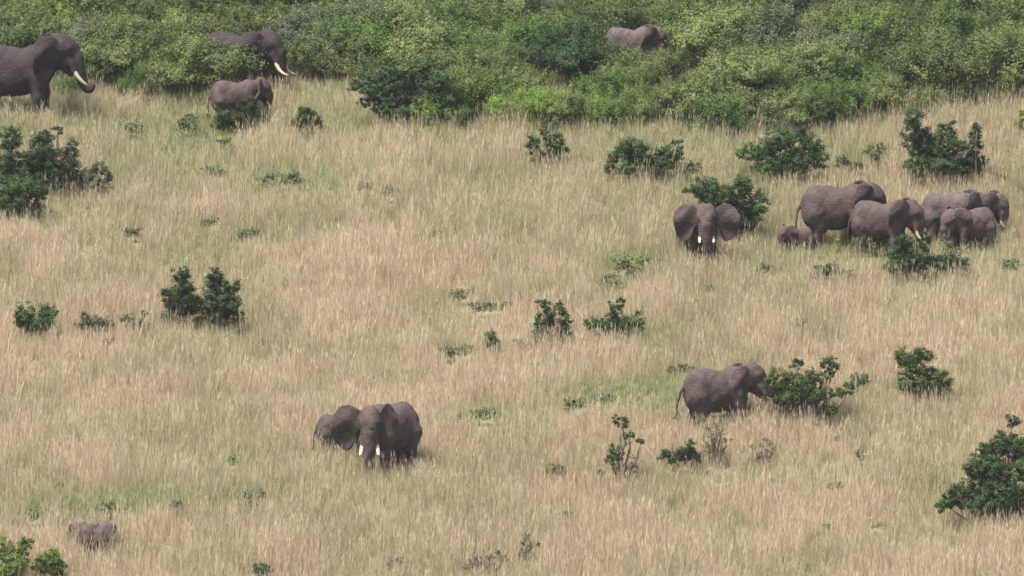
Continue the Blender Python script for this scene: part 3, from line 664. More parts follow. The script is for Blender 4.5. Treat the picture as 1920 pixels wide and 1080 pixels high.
class Field:
    def __init__(s, lo, hi, h):
        s.lo = np.array(lo, float); s.h = h
        s.n = np.ceil((np.array(hi) - s.lo) / h).astype(int) + 1
        s.g = np.full(s.n, 9.0, np.float32)
        s.ax = [s.lo[i] + np.arange(s.n[i]) * h for i in range(3)]
    def region(s, lo, hi):
        a = np.clip(np.floor((np.array(lo) - s.lo) / s.h).astype(int), 0, s.n - 1)
        b = np.clip(np.ceil((np.array(hi) - s.lo) / s.h).astype(int) + 1, 1, s.n)
        sl = tuple(slice(a[i], b[i]) for i in range(3))
        g = np.meshgrid(*[s.ax[i][sl[i]] for i in range(3)], indexing='ij')
        return sl, np.stack(g, -1)
    def union(s, sl, d, k):
        g = s.g[sl]; d = d.astype(np.float32)
        hh = np.maximum(k - np.abs(g - d), 0) / k
        s.g[sl] = np.minimum(g, d) - hh * hh * k * .25
    def cone(s, a, b, r1, r2, k=.06):
        a = np.array(a, float); b = np.array(b, float)
        m = max(r1, r2) + k + .03
        sl, P = s.region(np.minimum(a, b) - m, np.maximum(a, b) + m)
        if P.size == 0: return
        ba = b - a; t = np.clip(((P - a) @ ba) / (ba @ ba + 1e-9), 0, 1)
        d = np.linalg.norm(P - a - t[..., None] * ba, axis=-1) - (r1 + (r2 - r1) * t)
        s.union(sl, d, k)
    def ell(s, c, r, k=.08, M=None):
        c = np.array(c, float); r = np.array(r, float)
        m = r.max() + k + .03
        sl, P = s.region(c - m, c + m)
        if P.size == 0: return
        q = P - c
        if M is not None: q = q @ M
        k0 = np.linalg.norm(q / r, axis=-1); k1 = np.linalg.norm(q / (r * r), axis=-1)
        s.union(sl, k0 * (k0 - 1) / (k1 + 1e-6), k)
    def ear(s, A, U, Vd, Nn, poly, bend, th=.018, k=.035):
        A = np.array(A)
        sl, P = s.region(A - .62, A + .62)
        q = P - A
        u = q @ U; v = q @ Vd; w = q @ Nn
        w = w - (bend * u * u + .035 * np.sin(v * 13 + u * 7) * np.clip(u * 4, 0, 1)) + .12 * np.clip(-v - .1, 0, 1) ** 1
        m = np.abs(w) < th + k + .04
        uu, vv = u[m], v[m]
        d = np.full(uu.shape, 9.0); sgn = np.ones(uu.shape)
        n = len(poly)
        for i in range(n):
            ax_, ay_ = poly[i]; bx_, by_ = poly[i - 1]
            ex, ey = bx_ - ax_, by_ - ay_
            wx, wy = uu - ax_, vv - ay_
            t = np.clip((wx * ex + wy * ey) / (ex * ex + ey * ey), 0, 1)
            d = np.minimum(d, np.hypot(wx - ex * t, wy - ey * t))
            c1 = vv >= ay_; c2 = vv < by_; c3 = ex * wy > ey * wx
            flip = (c1 & c2 & c3) | (~c1 & ~c2 & ~c3)
            sgn = np.where(flip, -sgn, sgn)
        d2 = d * sgn
        full = np.full(u.shape, 9.0)
        aw = np.abs(w[m]) - th
        full[m] = np.minimum(np.maximum(d2, aw), 0) + np.hypot(np.maximum(d2 + .012, 0), np.maximum(aw, 0)) 
        full[m] = np.where((d2 < 0) & (aw < 0), np.maximum(d2, aw), np.hypot(np.maximum(d2, 0), np.maximum(aw, 0)))
        s.union(sl, full, k)
EAR = np.array([(-.02, .10), (.05, .17), (.14, .20), (.24, .18), (.33, .11), (.38, .01), (.385, -.10), (.365, -.20), (.325, -.29), (.26, -.36), (.19, -.395), (.125, -.37), (.08, -.29), (.05, -.19), (-.02, -.12)])
TR_HANG = [(.275, 0, -.10), (.315, 0, -.27), (.325, 0, -.45), (.315, 0, -.62), (.27, 0, -.76)]
def rot(yaw, pitch, roll=0):
    cy, sy = math.cos(yaw), math.sin(yaw); c, s = math.cos(pitch), math.sin(pitch); cr, sr = math.cos(roll), math.sin(roll)
    Rz = np.array([[cy, -sy, 0], [sy, cy, 0], [0, 0, 1]]); Ry = np.array([[c, 0, s], [0, 1, 0], [-s, 0, c]]); Rx = np.array([[1, 0, 0], [0, cr, -sr], [0, sr, cr]])
    return Rz @ Ry @ Rx
def eleph_mat(name, base, dust, amt):
    m, nt, b = new_mat(name)
    tc = N(nt, 'ShaderNodeTexCoord')
    n1 = N(nt, 'ShaderNodeTexNoise'); n1.inputs['Scale'].default_value = 1.6; n1.inputs['Detail'].default_value = 6; n1.inputs['Roughness'].default_value = .65
    n2 = N(nt, 'ShaderNodeTexNoise'); n2.inputs['Scale'].default_value = 2.6; n2.inputs['Detail'].default_value = 6; n2.inputs['Roughness'].default_value = .6
    vo = N(nt, 'ShaderNodeTexVoronoi', feature='DISTANCE_TO_EDGE'); vo.inputs['Scale'].default_value = 9
    mp = N(nt, 'ShaderNodeMapping'); mp.inputs['Scale'].default_value = (1, 1, 2.2)
    nt.links.new(tc.outputs['Object'], mp.inputs[0])
    for n in (n1, n2): nt.links.new(tc.outputs['Object'], n.inputs[0])
    nt.links.new(mp.outputs[0], vo.inputs['Vector'])
    at = N(nt, 'ShaderNodeAttribute', attribute_name='tone')          # height on the animal, 0 foot .. 1 back
    ad = N(nt, 'ShaderNodeMath', operation='MULTIPLY_ADD'); nt.links.new(n1.outputs[0], ad.inputs[0]); ad.inputs[1].default_value = 1.0; nt.links.new(at.outputs['Fac'], ad.inputs[2])
    f = ramp(nt, ad.outputs[0], [(.0, (.25,) * 3), (.55, (.05,) * 3), (.82, (.1,) * 3), (1.0, (1,) * 3)])
    ad2 = N(nt, 'ShaderNodeMath', operation='MULTIPLY'); ad2.inputs[1].default_value = .667; nt.links.new(ad.outputs[0], ad2.inputs[0])
    for l in list(nt.links):
        if l.to_node.type == 'VALTORGB' and l.from_node == ad: nt.links.remove(l)
    rn = [n for n in nt.nodes if n.type == 'VALTORGB'][0]; nt.links.new(ad2.outputs[0], rn.inputs[0])
    mu = N(nt, 'ShaderNodeMath', operation='MULTIPLY'); mu.inputs[1].default_value = amt; nt.links.new(f, mu.inputs[0])
    c = mix(nt, mu.outputs[0], base, dust)
    c = mix(nt, 1.0, c, ramp(nt, n2.outputs[0], [(.3, (.66,) * 3), (.7, (1.32,) * 3)]), 'MULTIPLY')
    c = mix(nt, 1.0, c, ramp(nt, vo.outputs['Distance'], [(.0, (.8,) * 3), (.12, (1.03,) * 3)]), 'MULTIPLY')
    nt.links.new(c, b.inputs['Base Color'])
    b.inputs['Roughness'].default_value = .78
    b.inputs['Specular IOR Level'].default_value = .3
    bp = N(nt, 'ShaderNodeBump'); bp.inputs['Distance'].default_value = .06; bp.inputs['Strength'].default_value = .9
    n3 = N(nt, 'ShaderNodeTexNoise'); n3.inputs['Scale'].default_value = 7; n3.inputs['Detail'].default_value = 6; n3.inputs['Roughness'].default_value = .6
    nt.links.new(mp.outputs[0], n3.inputs['Vector'])
    hm = N(nt, 'ShaderNodeMath', operation='MULTIPLY_ADD'); nt.links.new(vo.outputs['Distance'], hm.inputs[0]); hm.inputs[1].default_value = .5; nt.links.new(n3.outputs[0], hm.inputs[2])
    c2 = mix(nt, 1.0, c, ramp(nt, n3.outputs[0], [(.32, (.86,) * 3), (.68, (1.13,) * 3)]), 'MULTIPLY'); nt.links.new(c2, b.inputs['Base Color'])
    nt.links.new(hm.outputs[0], bp.inputs['Height']); nt.links.new(bp.outputs[0], b.inputs['Normal'])
    return m
DUST = (.23, .135, .105)
ME_DARK = eleph_mat('elephant_skin_dark', (.030, .022, .026), DUST, .4)
ME_MID = eleph_mat('elephant_skin_mid', (.063, .0465, .045), DUST, .95)
ME_LIGHT = eleph_mat('elephant_skin_light', (.086, .065, .066), DUST, .85)
ME_RED = eleph_mat('elephant_skin_red_dust', (.080, .060, .060), (.30, .15, .12), 1.0)
m, nt, b = new_mat('ivory'); b.inputs['Base Color'].default_value = (.6, .55, .46, 1); b.inputs['Roughness'].default_value = .35; M_IVORY = m
_n = N(nt, 'ShaderNodeTexNoise'); _n.inputs['Scale'].default_value = 6
nt.links.new(ramp(nt, _n.outputs[0], [(.3, (.42, .35, .25)), (.7, (.56, .50, .39))]), b.inputs['Base Color'])
m, nt, b = new_mat('eye_dark'); b.inputs['Base Color'].default_value = (.01, .008, .008, 1); b.inputs['Roughness'].default_value = .15; M_EYE = m
m, nt, b = new_mat('tail_hair'); b.inputs['Base Color'].default_value = (.02, .017, .017, 1); b.inputs['Roughness'].default_value = .7; M_HAIR = m

def elephant(px, py, unit_px, heading, label, mat, yaw=0, pitch=8, ears=(22, 22), trunk=None, tusk=.0, legs=(0, 0, 0, 0), bulk=1.06,
             tail=0.0, headup=0.0, group='elephants of the herd', tuskcurve=1.0, tail_out=.10, hs=HS, depth=None, droop=-6, name='elephant', headsize=1.12, lx=.88, excl=True, esz=.95):
    """px,py: where the middle of the body meets the ground in the photo; unit_px: shoulder height in photo pixels"""
    x, y, z, d = ground(px, py + .17 * unit_px)
    S = unit_px * 1.17 * d / F_PX
    f = Field((-.95, -.72, -.03), (1.30, .72, 1.42), hs)
    B = bulk
    # torso
    f.ell((-.04, 0, .68), (.50, .255 * B, .275), .1)
    f.ell((-.06, 0, .525), (.43, .255 * B, .24), .1)
    f.ell((-.37, 0, .74), (.235, .225 * B, .235), .1)
    f.ell((-.22, 0, .80), (.24, .15, .185), .1)
    f.ell((-.49, 0, .60), (.14, .18 * B, .25), .08)
    f.ell((-.40, 0, .87), (.13, .09, .12), .1)
    f.ell((.28, 0, .76), (.22, .205 * B, .235), .1)
    f.ell((.40, 0, .62), (.13, .15 * B, .19), .08)
    for sgn in (1, -1):
        f.ell((.30, sgn * .15 * B, .62), (.13, .095, .24), .07)
        f.ell((-.40, sgn * .14 * B, .56), (.165, .10, .25), .07)
    # legs: front left, front right, hind left, hind right
    for i, sgn in enumerate((1, -1)):
        dx = legs[i]; yy = sgn * .145 * B
        f.cone((.33, yy, .56), (.345 + dx * .45, yy, .30), .13, .095, .06)
        f.cone((.345 + dx * .45, yy, .30), (.34 + dx, yy, .07), .094, .088, .04)
        f.cone((.34 + dx, yy, .07), (.355 + dx, yy, .045), .090, .098, .03)
        dx = legs[2 + i]; yy = sgn * .14 * B
        f.cone((-.40, yy, .56), (-.34 + dx * .4, yy, .34), .165, .115, .06)
        f.cone((-.34 + dx * .4, yy, .34), (-.43 + dx * .8, yy, .19), .105, .082, .05)
        f.cone((-.43 + dx * .8, yy, .19), (-.41 + dx, yy, .06), .084, .086, .04)
        f.cone((-.41 + dx, yy, .06), (-.39 + dx, yy, .045), .080, .085, .03)
    # head
    M = rot(R(yaw), R(pitch))
    piv = np.array([.56, 0, .86 + headup])
    hsz = headsize
    def H(p): return piv + M @ (np.array(p, float) * hsz)
    f.cone((.34, 0, .80), piv, .205, .155, .1)
    f.cone((.36, 0, .66), piv + M @ np.array([.04, 0, -.1]), .14, .12, .08)
    f.ell(H((.06, 0, .03)), np.array((.175, .155, .165)) * hsz, .06, M)
    f.ell(H((.04, 0, .13)), np.array((.11, .105, .075)) * hsz, .05, M)
    f.ell(H((.16, 0, .02)), np.array((.115, .125, .145)) * hsz, .05, M)
    f.ell(H((.14, 0, -.12)), np.array((.125, .110, .14)) * hsz, .05, M)
    for sgn in (1, -1):
        f.ell(H((.17, sgn * .105, .035)), np.array((.055, .04, .045)) * hsz, .03, M)       # brow / temple
        f.cone(H((.20, sgn * .07, -.12)), H((.275, sgn * .085, -.255)), .055 * hsz, .040 * hsz, .035)
    f.cone(H((.12, 0, -.18)), H((.215, 0, -.30)), .075 * hsz, .035 * hsz, .04)
    f.cone(H((.205, 0, .0)), H((.275, 0, -.12)), .105 * hsz, .092 * hsz, .05)
    tp = trunk or TR_HANG
    pts = []
    for q in range(len(tp) - 1):
        p0 = np.array(tp[max(q - 1, 0)], float); p1 = np.array(tp[q], float); p2 = np.array(tp[q + 1], float); p3 = np.array(tp[min(q + 2, len(tp) - 1)], float)
        for t in (0, .33, .66):
            pts.append(.5 * ((2 * p1) + (-p0 + p2) * t + (2 * p0 - 5 * p1 + 4 * p2 - p3) * t * t + (-p0 + 3 * p1 - 3 * p2 + p3) * t ** 3))
    pts.append(np.array(tp[-1], float))
    n = len(pts)
    for q in range(n - 1):
        r1 = .092 - .054 * (q / (n - 1)) ** .7; r2 = .092 - .054 * ((q + 1) / (n - 1)) ** .7
        a_, b_ = H(pts[q]), H(pts[q + 1])
        a_[2] = max(a_[2], .05); b_[2] = max(b_[2], .05)
        f.cone(a_, b_, r1 * hsz, r2 * hsz, .02)
    # ears (left +y, right -y)
    for sgn, ang in ((1, ears[0]), (-1, ears[1])):
        if ang < 60: ang = ang + 16
        A = H((.045, sgn * .135, .015))
        an = R(ang)
        U = M @ np.array([-math.cos(an), sgn * math.sin(an), 0]); Vd = M @ np.array([math.sin(R(droop)), 0, math.cos(R(droop))])
        U = U - Vd * (U @ Vd); U /= np.linalg.norm(U)
        Nn = np.cross(U, Vd) * sgn
        Nn = M @ np.array([math.sin(an), sgn * math.cos(an), 0]); Nn = Nn - U * (Nn @ U) - Vd * (Nn @ Vd); Nn /= np.linalg.norm(Nn)
        f.ear(A, U, Vd, Nn, EAR * hsz * esz, -.30 if ang < 60 else .35, th=hs * .95, k=.02)
    # tail
    t0 = np.array((-.60, 0, .80)); t1 = np.array((-.60 - tail_out * .7, tail * .4, .62)); t2 = np.array((-.60 - tail_out, tail, .42)); t3 = np.array((-.60 - tail_out * .95, tail * 1.2, .30))
    f.cone(t0, t1, .032, .024, .04); f.cone(t1, t2, .024, .020, .02); f.cone(t2, t3, .020, .018, .02)
    # flat soles
    V, Q = surface_nets(f.g, f.lo, hs)
    sd = px * .01
    lump = lambda fr, ph: np.stack([np.sin(V[:, 1] * fr + ph + 2 * np.sin(V[:, 2] * fr * .7 + sd)), np.sin(V[:, 2] * fr * .9 + ph * 2 + 2 * np.sin(V[:, 0] * fr * .6 + sd)), np.sin(V[:, 0] * fr + ph * 3 + 2 * np.sin(V[:, 1] * fr * .8 + sd))], 1)
    V = V + .0055 * lump(14, sd) + .0028 * lump(33, sd * 2)
    V[:, 2] = np.maximum(V[:, 2], 0.0)
    tone = np.clip(V[:, 2] / 1.0, 0, 1.05) * .62 - .04
    hd = (V - piv) @ M
    tone = tone + .06 * np.exp(-((hd[:, 2] - .12) / .08) ** 2) * (np.abs(hd[:, 0] - .06) < .2)
    root = empty(name, (x, y, z - .02), heading * math.pi / 180)
    root.scale = (lx, 1, 1)
    tag(root, label, 'elephant', group)
    me = mesh_np('body', V * S, Q, mat, True, tone)
    add('body', me, root)
    # tusks
    if tusk:
        for sgn in (1, -1):
            L = tusk
            P = []
            for q in range(8):
                t = q / 7
                ang = R(62 - 78 * t * tuskcurve * .6)
                P.append(t)
            pos = np.array((.262, sgn * .088, -.235)); path = []
            for q in range(9):
                t = q / 8
                a2 = R(60 - 62 * t * tuskcurve)
                path.append((H(pos) * S, (.030 * (1 - t) ** .6 + .005) * S * hsz))
                pos = pos + np.array((math.cos(a2), sgn * (.28 - .5 * t), -math.sin(a2))) * L / 8
            V2, F2 = tube_np([path], 8)
            add('tusk', mesh_np('tusk', V2, F2, M_IVORY, True), root)
    for sgn in (1, -1):
        c = H((.235, sgn * .108, -.015)); rr = .017
        V2, F2 = tube_np([[((c + np.array((0, 0, k_)) * rr) * S, max(.001, rr * math.sqrt(max(0, 1 - k_ * k_))) * S) for k_ in (-1, -.7, 0, .7, 1)]], 8)
        add('eye', mesh_np('eye', V2, F2, M_EYE, True), root)
    hp = []
    rr = np.random.default_rng(3)
    for q in range(14):
        o2 = rr.normal(size=3) * np.array((.018, .018, .02))
        hp.append([((t3 + o2 * .4) * S, .008 * S), ((t3 + np.array((-.005, 0, -.06)) + o2) * S, .006 * S), ((t3 + np.array((-.0, 0, -.13)) + o2 * 1.8) * S, .003 * S)])
    V2, F2 = tube_np(hp, 4)
    add('tail_tuft', mesh_np('tail_tuft', V2, F2, M_HAIR, True), root)
    ch, sh = math.cos(R(heading)), math.sin(R(heading))
    if excl: EXCL.append((x, y, S * (.45 * abs(ch) + .15), S * (.45 * abs(sh) + .15), 1.0 if S < 1.7 else .55))
    return root
exec_elephants = True
TR_BULL = [(.275, 0, -.10), (.32, 0, -.24), (.365, 0, -.36), (.41, 0, -.45), (.47, 0, -.47), (.51, 0, -.42)]
TR_MOUTH = [(.275, 0, -.10), (.35, 0, -.24), (.40, 0, -.38), (.36, 0, -.50), (.28, 0, -.46), (.22, 0, -.36)]
TR_FWD = [(.275, 0, -.10), (.33, 0, -.20), (.39, 0, -.27), (.46, 0, -.29), (.51, 0, -.25)]
def herd():
    elephant(32, 199, 116, -4, 'huge dark bull elephant with one long tusk shown, cut off by the left edge', ME_DARK, pitch=2, headup=.08, ears=(18, 18), trunk=TR_BULL, tusk=.27, tuskcurve=.6, lx=.95, legs=(.03, -.03, -.02, .06), bulk=.95)
    elephant(444, 162, 102, -24, 'dark tusked bull elephant half hidden behind olive bushes in the upper left', ME_DARK, pitch=4, headup=-.02, ears=(16, 16), trunk=TR_HANG, tusk=.29, tuskcurve=1.0, legs=(-.05, .12, .0, 0), bulk=.9)
    elephant(443, 224, 74, 8, 'young elephant with one short tusk shown, below the half hidden tusked bull', ME_MID, bulk=1.15, pitch=14, yaw=-6, ears=(48, 55), tusk=.22, legs=(.04, 0, .02, -.06), headsize=1.05)
    elephant(1182, 127, 76, 5, 'elephant deep in the thicket with only its back, ear and head in view', ME_LIGHT, pitch=20, headup=-.04, ears=(20, 20))
    elephant(1307, 476, 94, -72, 'elephant facing the camera with both ears spread wide and two short tusks', ME_MID, pitch=6, headup=-.02, yaw=-16, esz=.98, droop=-10, ears=(84, 84), tusk=.20, tuskcurve=1.2, legs=(.04, -.02, 0, 0), bulk=.92)
    elephant(1568, 447, 101, 6, 'largest elephant of the right group, seen from the side with its tail hanging free', ME_MID, pitch=14, headup=-.04, ears=(18, 18), legs=(-.04, .04, -.08, .08), tail_out=.13)
    elephant(1497, 471, 46, -152, 'smallest calf with reddish head, standing left of the right group', ME_RED, pitch=18, ears=(26, 34), headsize=1.2)
    elephant(1652, 464, 88, -14, 'elephant with one short white tusk in the middle of the right group', ME_MID, pitch=16, headup=-.03, ears=(26, 20), tusk=.24, legs=(.04, -.03, -.04, .04))
    elephant(1780, 446, 84, 5, 'elephant standing behind the one that faces left in the right group', ME_LIGHT, pitch=24, headup=-.03, ears=(30, 30), bulk=1.0)
    elephant(1824, 436, 76, -12, 'rearmost elephant of the right group, its head and small tusk beyond the others', ME_RED, pitch=26, headup=-.06, ears=(18, 18), tusk=.16)
    elephant(1822, 462, 73, -150, 'elephant facing left with reddish head and back, at the front right of the group', ME_RED, pitch=22, headup=-.06, ears=(22, 30), headsize=1.15)
    elephant(1345, 789, 101, 20, 'lone elephant browsing with its head at the green pompom shrub', ME_MID, pitch=-4, headup=-.02, ears=(22, 20), yaw=-20, trunk=TR_FWD, legs=(.0, .08, .0, .04), tail_out=.16, tail=.04)
    elephant(731, 864, 108, -126, 'mother elephant facing the camera with a curved tusk and one ear spread out', ME_MID, pitch=10, headup=-.06, yaw=32, esz=1.05, ears=(26, 86), tusk=.36, tuskcurve=1.75, legs=(.0, .03, 0, 0), bulk=1.02)
    elephant(638, 846, 70, 12, 'calf standing half behind the spread ear of the mother elephant', ME_MID, pitch=14, ears=(22, 22))
    elephant(160, 1032, 53, 128, 'darker of two small calves half sunk in the grass at the lower left', ME_MID, pitch=40, yaw=22, ears=(24, 24), headup=-.16, excl=False)
    elephant(196, 1032, 53, 84, 'lighter of two small calves half sunk in the grass at the lower left', ME_LIGHT, pitch=42, headup=-.2, ears=(16, 16), excl=False)
herd()
def forehead_sprig():
    root = [o for o in bpy.data.objects if str(o.get('label', '')).startswith('mother elephant')][0]
    body = [c for c in root.children if c.name.startswith('body')][0]
    n = len(body.data.vertices); co = np.empty(n * 3); body.data.vertices.foreach_get('co', co); co = co.reshape(-1, 3)
    a = root.rotation_euler.z; x = co[:, 0] * root.scale[0]; yv = co[:, 1]
    W = np.stack([x * math.cos(a) - yv * math.sin(a), x * math.sin(a) + yv * math.cos(a), co[:, 2]], 1) + np.array(root.location)
    px, py, _ = to_px(W[:, 0], W[:, 1], W[:, 2])
    near = np.hypot(px - 697, py - 797) < 3.5
    p = W[near][W[near][:, 1].argmin()]
    r = np.random.default_rng(2)
    V, F, T = leaves([((0, -.02, 0), (.10, .05, .045)), ((.10, -.03, .02), (.06, .04, .03))], r, dens=500, size=.06)
    V2, F2 = tube_np([[(np.array((-.1, 0, 0.)), .008), (np.array((.02, -.02, .01)), .007), (np.array((.24, -.03, -.03)), .004)]], 5)
    o = empty('leafy_sprig', tuple(p)); tag(o, 'small green leafy sprig lying on the forehead of the mother elephant', 'sprig')
    add('foliage', mesh_np('foliage', V, F, M_LEAF['lime'], False, T), o); add('twig', mesh_np('twig', V2, F2, M_BARK, True), o)
forehead_sprig()

# ------------------------------------------------------------------ grass (geometry nodes instances, one object)
def grass_mat(name, kind):
    m, nt, b = new_mat(name)
    g = N(nt, 'ShaderNodeAttribute', attribute_name='green', attribute_type='INSTANCER')
    rnd = N(nt, 'ShaderNodeAttribute', attribute_name='rnd', attribute_type='INSTANCER')
    tn = N(nt, 'ShaderNodeAttribute', attribute_name='tone')
    dry = ramp(nt, rnd.outputs['Fac'], [(0, (.455, .385, .26)), (.35, (.535, .445, .31)), (.7, (.62, .515, .38)), (1, (.65, .52, .40))])
    grn = ramp(nt, rnd.outputs['Fac'], [(0, (.22, .27, .12)), (.5, (.32, .36, .175)), (1, (.42, .44, .24))])
    c = mix(nt, g.outputs['Fac'], dry, grn)
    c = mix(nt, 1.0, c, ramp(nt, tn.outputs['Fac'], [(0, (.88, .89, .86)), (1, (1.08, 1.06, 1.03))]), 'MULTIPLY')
    nt.links.new(c, b.inputs['Base Color']); b.inputs['Roughness'].default_value = .7; b.inputs['Specular IOR Level'].default_value = .2
    tr = N(nt, 'ShaderNodeBsdfTranslucent'); nt.links.new(c, tr.inputs[0])
    ms = N(nt, 'ShaderNodeMixShader'); ms.inputs[0].default_value = .3
    nt.links.new(b.outputs[0], ms.inputs[1]); nt.links.new(tr.outputs[0], ms.inputs[2])
    nt.links.new(ms.outputs[0], nt.nodes['Material Output'].inputs[0])
    return m
M_GRASS = grass_mat('savanna_grass', 0)
def tuft_mesh(seed, kind):
    r = np.random.default_rng(seed)
    Vs, Fs, Ts = [], [], []
    nb = {'dry': 22, 'tall': 12, 'green': 22}[kind]
    base = 0
    for q in range(nb):
        a = r.random() * 6.283; rad = r.random() ** .7 * .17
        b = np.array([rad * math.cos(a), rad * math.sin(a), -.04])
        hgt_ = {'dry': r.uniform(.40, .72), 'tall': r.uniform(.62, .98), 'green': r.uniform(.28, .5)}[kind]
        lean = np.array([math.cos(a), math.sin(a), 0]) * r.uniform(.02, .22) * hgt_ + r.normal(size=3) * .04; lean[2] = 0
        wd = {'dry': .0085, 'tall': .0065, 'green': .012}[kind] * r.uniform(.7, 1.3)
        fa = r.random() * math.pi
        sd_ = np.array([math.cos(fa), math.sin(fa), 0]) * wd
        t_ = np.clip(r.normal(.5, .25), 0, 1)
        ps = [b, b + lean * .25 + (0, 0, hgt_ * .45), b + lean + (0, 0, hgt_)]
        if kind == 'green': ps[2] = b + lean * 1.8 + (0, 0, hgt_)
        vs = [ps[0] - sd_, ps[0] + sd_, ps[1] + sd_ * .8, ps[1] - sd_ * .8, ps[2] + sd_ * .15, ps[2] - sd_ * .15]
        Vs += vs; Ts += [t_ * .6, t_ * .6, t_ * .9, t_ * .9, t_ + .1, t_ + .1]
        Fs += [(base, base + 1, base + 2, base + 3), (base + 3, base + 2, base + 4, base + 5)]
        base += 6
        if kind == 'tall' and r.random() < .8 or kind == 'dry' and r.random() < .18:   # seed head
            tip = ps[2]; dr = (ps[2] - ps[1]); dr /= np.linalg.norm(dr)
            s2 = sd_ / wd * .010
            Vs += [tip - dr * .10, tip + s2 - dr * .02, tip + dr * .12, tip - s2 - dr * .02]; Ts += [t_ + .2] * 4
            Fs += [(base, base + 1, base + 2, base + 3)]; base += 4
    return mesh_np('grass_tuft', np.array(Vs), np.array(Fs), M_GRASS, False, np.clip(Ts, 0, 1))
pc = bpy.data.collections.new('grass_tufts')
KINDS = ['dry', 'dry', 'dry', 'tall', 'tall', 'green', 'green', 'green']
for q, kd in enumerate(KINDS):
    o = bpy.data.objects.new('tuft_%02d' % q, tuft_mesh(40 + q, kd)); pc.objects.link(o)
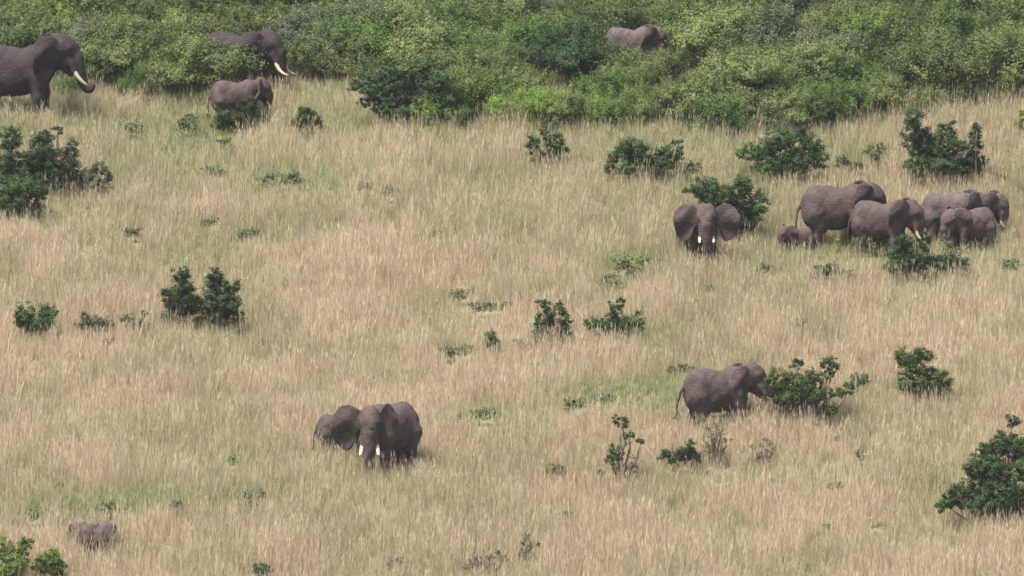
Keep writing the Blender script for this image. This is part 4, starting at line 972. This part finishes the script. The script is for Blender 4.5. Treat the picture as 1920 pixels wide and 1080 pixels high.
def scatter():
    r = np.random.default_rng(21)
    dens = 17.0
    n = int(92 * 112 * dens)
    x = r.uniform(-46, 46, n); y = r.uniform(483, 595, n)
    z = hgt(x, y)
    px, py, _ = to_px(x, y, z)
    edge = np.interp(px, EDGE_X, EDGE_Y)
    keep = (py > edge - 26) | (r.random(n) < .18)
    for (a, b, rx, ry, p) in EXCL:
        dd = ((x - a) / rx) ** 2 + ((y - b) / ry) ** 2
        keep &= ~((dd < 1) & (r.random(n) < p))
    x, y, z = x[keep], y[keep], z[keep]; n = len(x)
    px, py, _ = to_px(x, y, z)
    g = greenness(x, y)
    g = np.where(py < np.interp(px, EDGE_X, EDGE_Y) - 5, np.clip(g + .35, 0, 1), g)
    hn = vnoise(x, y, 9, .5); hn2 = vnoise(x, y, 12, 1.7)
    u = r.random(n)
    isg = u < g * .95
    tall = ~isg & (r.random(n) < .22 + .3 * hn)
    idx = np.where(isg, 5 + r.integers(0, 3, n), np.where(tall, 3 + r.integers(0, 2, n), r.integers(0, 3, n)))
    sc = r.uniform(.9, 1.42, n) * (.80 + .32 * hn + .25 * hn2) * (1 - .15 * g)
    gr = np.clip(np.where(isg, .55 + .45 * g, .75 * g) + r.normal(0, .06, n), 0, 1)
    rn = np.clip(.12 + .45 * vnoise(x, y * .6, 15, .6) + .3 * vnoise(x, y * .5, 16, .16) + .15 * hn2 + r.normal(0, .06, n), 0, 1)
    me = bpy.data.meshes.new('grass')
    me.vertices.add(n); me.vertices.foreach_set('co', np.stack([x, y, z], 1).astype(np.float32).ravel())
    rotv = np.stack([r.normal(0, .07, n), r.normal(.04, .07, n), r.uniform(0, 6.283, n)], 1)
    for nm, ty, arr in (('rot', 'FLOAT_VECTOR', rotv), ('scl', 'FLOAT', sc), ('green', 'FLOAT', gr), ('rnd', 'FLOAT', rn)):
        a = me.attributes.new(nm, ty, 'POINT')
        a.data.foreach_set('vector' if ty == 'FLOAT_VECTOR' else 'value', arr.astype(np.float32).ravel())
    a = me.attributes.new('idx', 'INT', 'POINT'); a.data.foreach_set('value', idx.astype(np.int32))
    me.materials.append(M_GRASS)
    o = add('savanna_grass', me)
    tag(o, 'tall dry tan savanna grass with greener patches covering the slope', 'grass', kind='stuff')
    ng = bpy.data.node_groups.new('grass_instances', 'GeometryNodeTree')
    ng.interface.new_socket(name='Geometry', in_out='INPUT', socket_type='NodeSocketGeometry')
    ng.interface.new_socket(name='Geometry', in_out='OUTPUT', socket_type='NodeSocketGeometry')
    gi = ng.nodes.new('NodeGroupInput'); go = ng.nodes.new('NodeGroupOutput')
    ci = ng.nodes.new('GeometryNodeCollectionInfo'); ci.inputs['Collection'].default_value = pc
    ci.inputs['Separate Children'].default_value = True; ci.inputs['Reset Children'].default_value = True
    ip = ng.nodes.new('GeometryNodeInstanceOnPoints'); ip.inputs['Pick Instance'].default_value = True
    def na(nm, ty):
        q = ng.nodes.new('GeometryNodeInputNamedAttribute'); q.data_type = ty; q.inputs[0].default_value = nm
        return [s for s in q.outputs if s.enabled and s.name == 'Attribute'][0]
    ng.links.new(gi.outputs[0], ip.inputs['Points']); ng.links.new(ci.outputs[0], ip.inputs['Instance'])
    ng.links.new(na('idx', 'INT'), ip.inputs['Instance Index'])
    ng.links.new(na('rot', 'FLOAT_VECTOR'), ip.inputs['Rotation'])
    ng.links.new(na('scl', 'FLOAT'), ip.inputs['Scale'])
    ng.links.new(ip.outputs[0], go.inputs[0])
    md = o.modifiers.new('instances', 'NODES'); md.node_group = ng
    print('grass tufts', n)
scatter()

# ------------------------------------------------------------------ air
def haze():
    x0, x1, y0, y1 = -1560, 1560, -460, 2600
    z0 = float(V_TERR_MIN) - 1.0; z1 = max(CAM_Z, float(V_TERR_MAX)) + 6.0
    Vh = [(x0, y0, z0), (x1, y0, z0), (x1, y1, z0), (x0, y1, z0), (x0, y0, z1), (x1, y0, z1), (x1, y1, z1), (x0, y1, z1)]
    Fh = [(0, 3, 2, 1), (4, 5, 6, 7), (0, 1, 5, 4), (1, 2, 6, 5), (2, 3, 7, 6), (3, 0, 4, 7)]
    m = bpy.data.materials.new('haze_air'); m.use_nodes = True; nt = m.node_tree
    nt.nodes.remove(nt.nodes['Principled BSDF'])
    v = nt.nodes.new('ShaderNodeVolumePrincipled'); v.inputs['Color'].default_value = (.93, .95, 1, 1)
    v.inputs['Density'].default_value = HAZE; v.inputs['Anisotropy'].default_value = .2
    nt.links.new(v.outputs[0], nt.nodes['Material Output'].inputs['Volume'])
    tag(add('haze', mesh_np('haze', Vh, Fh, m)), kind='stuff')
haze()
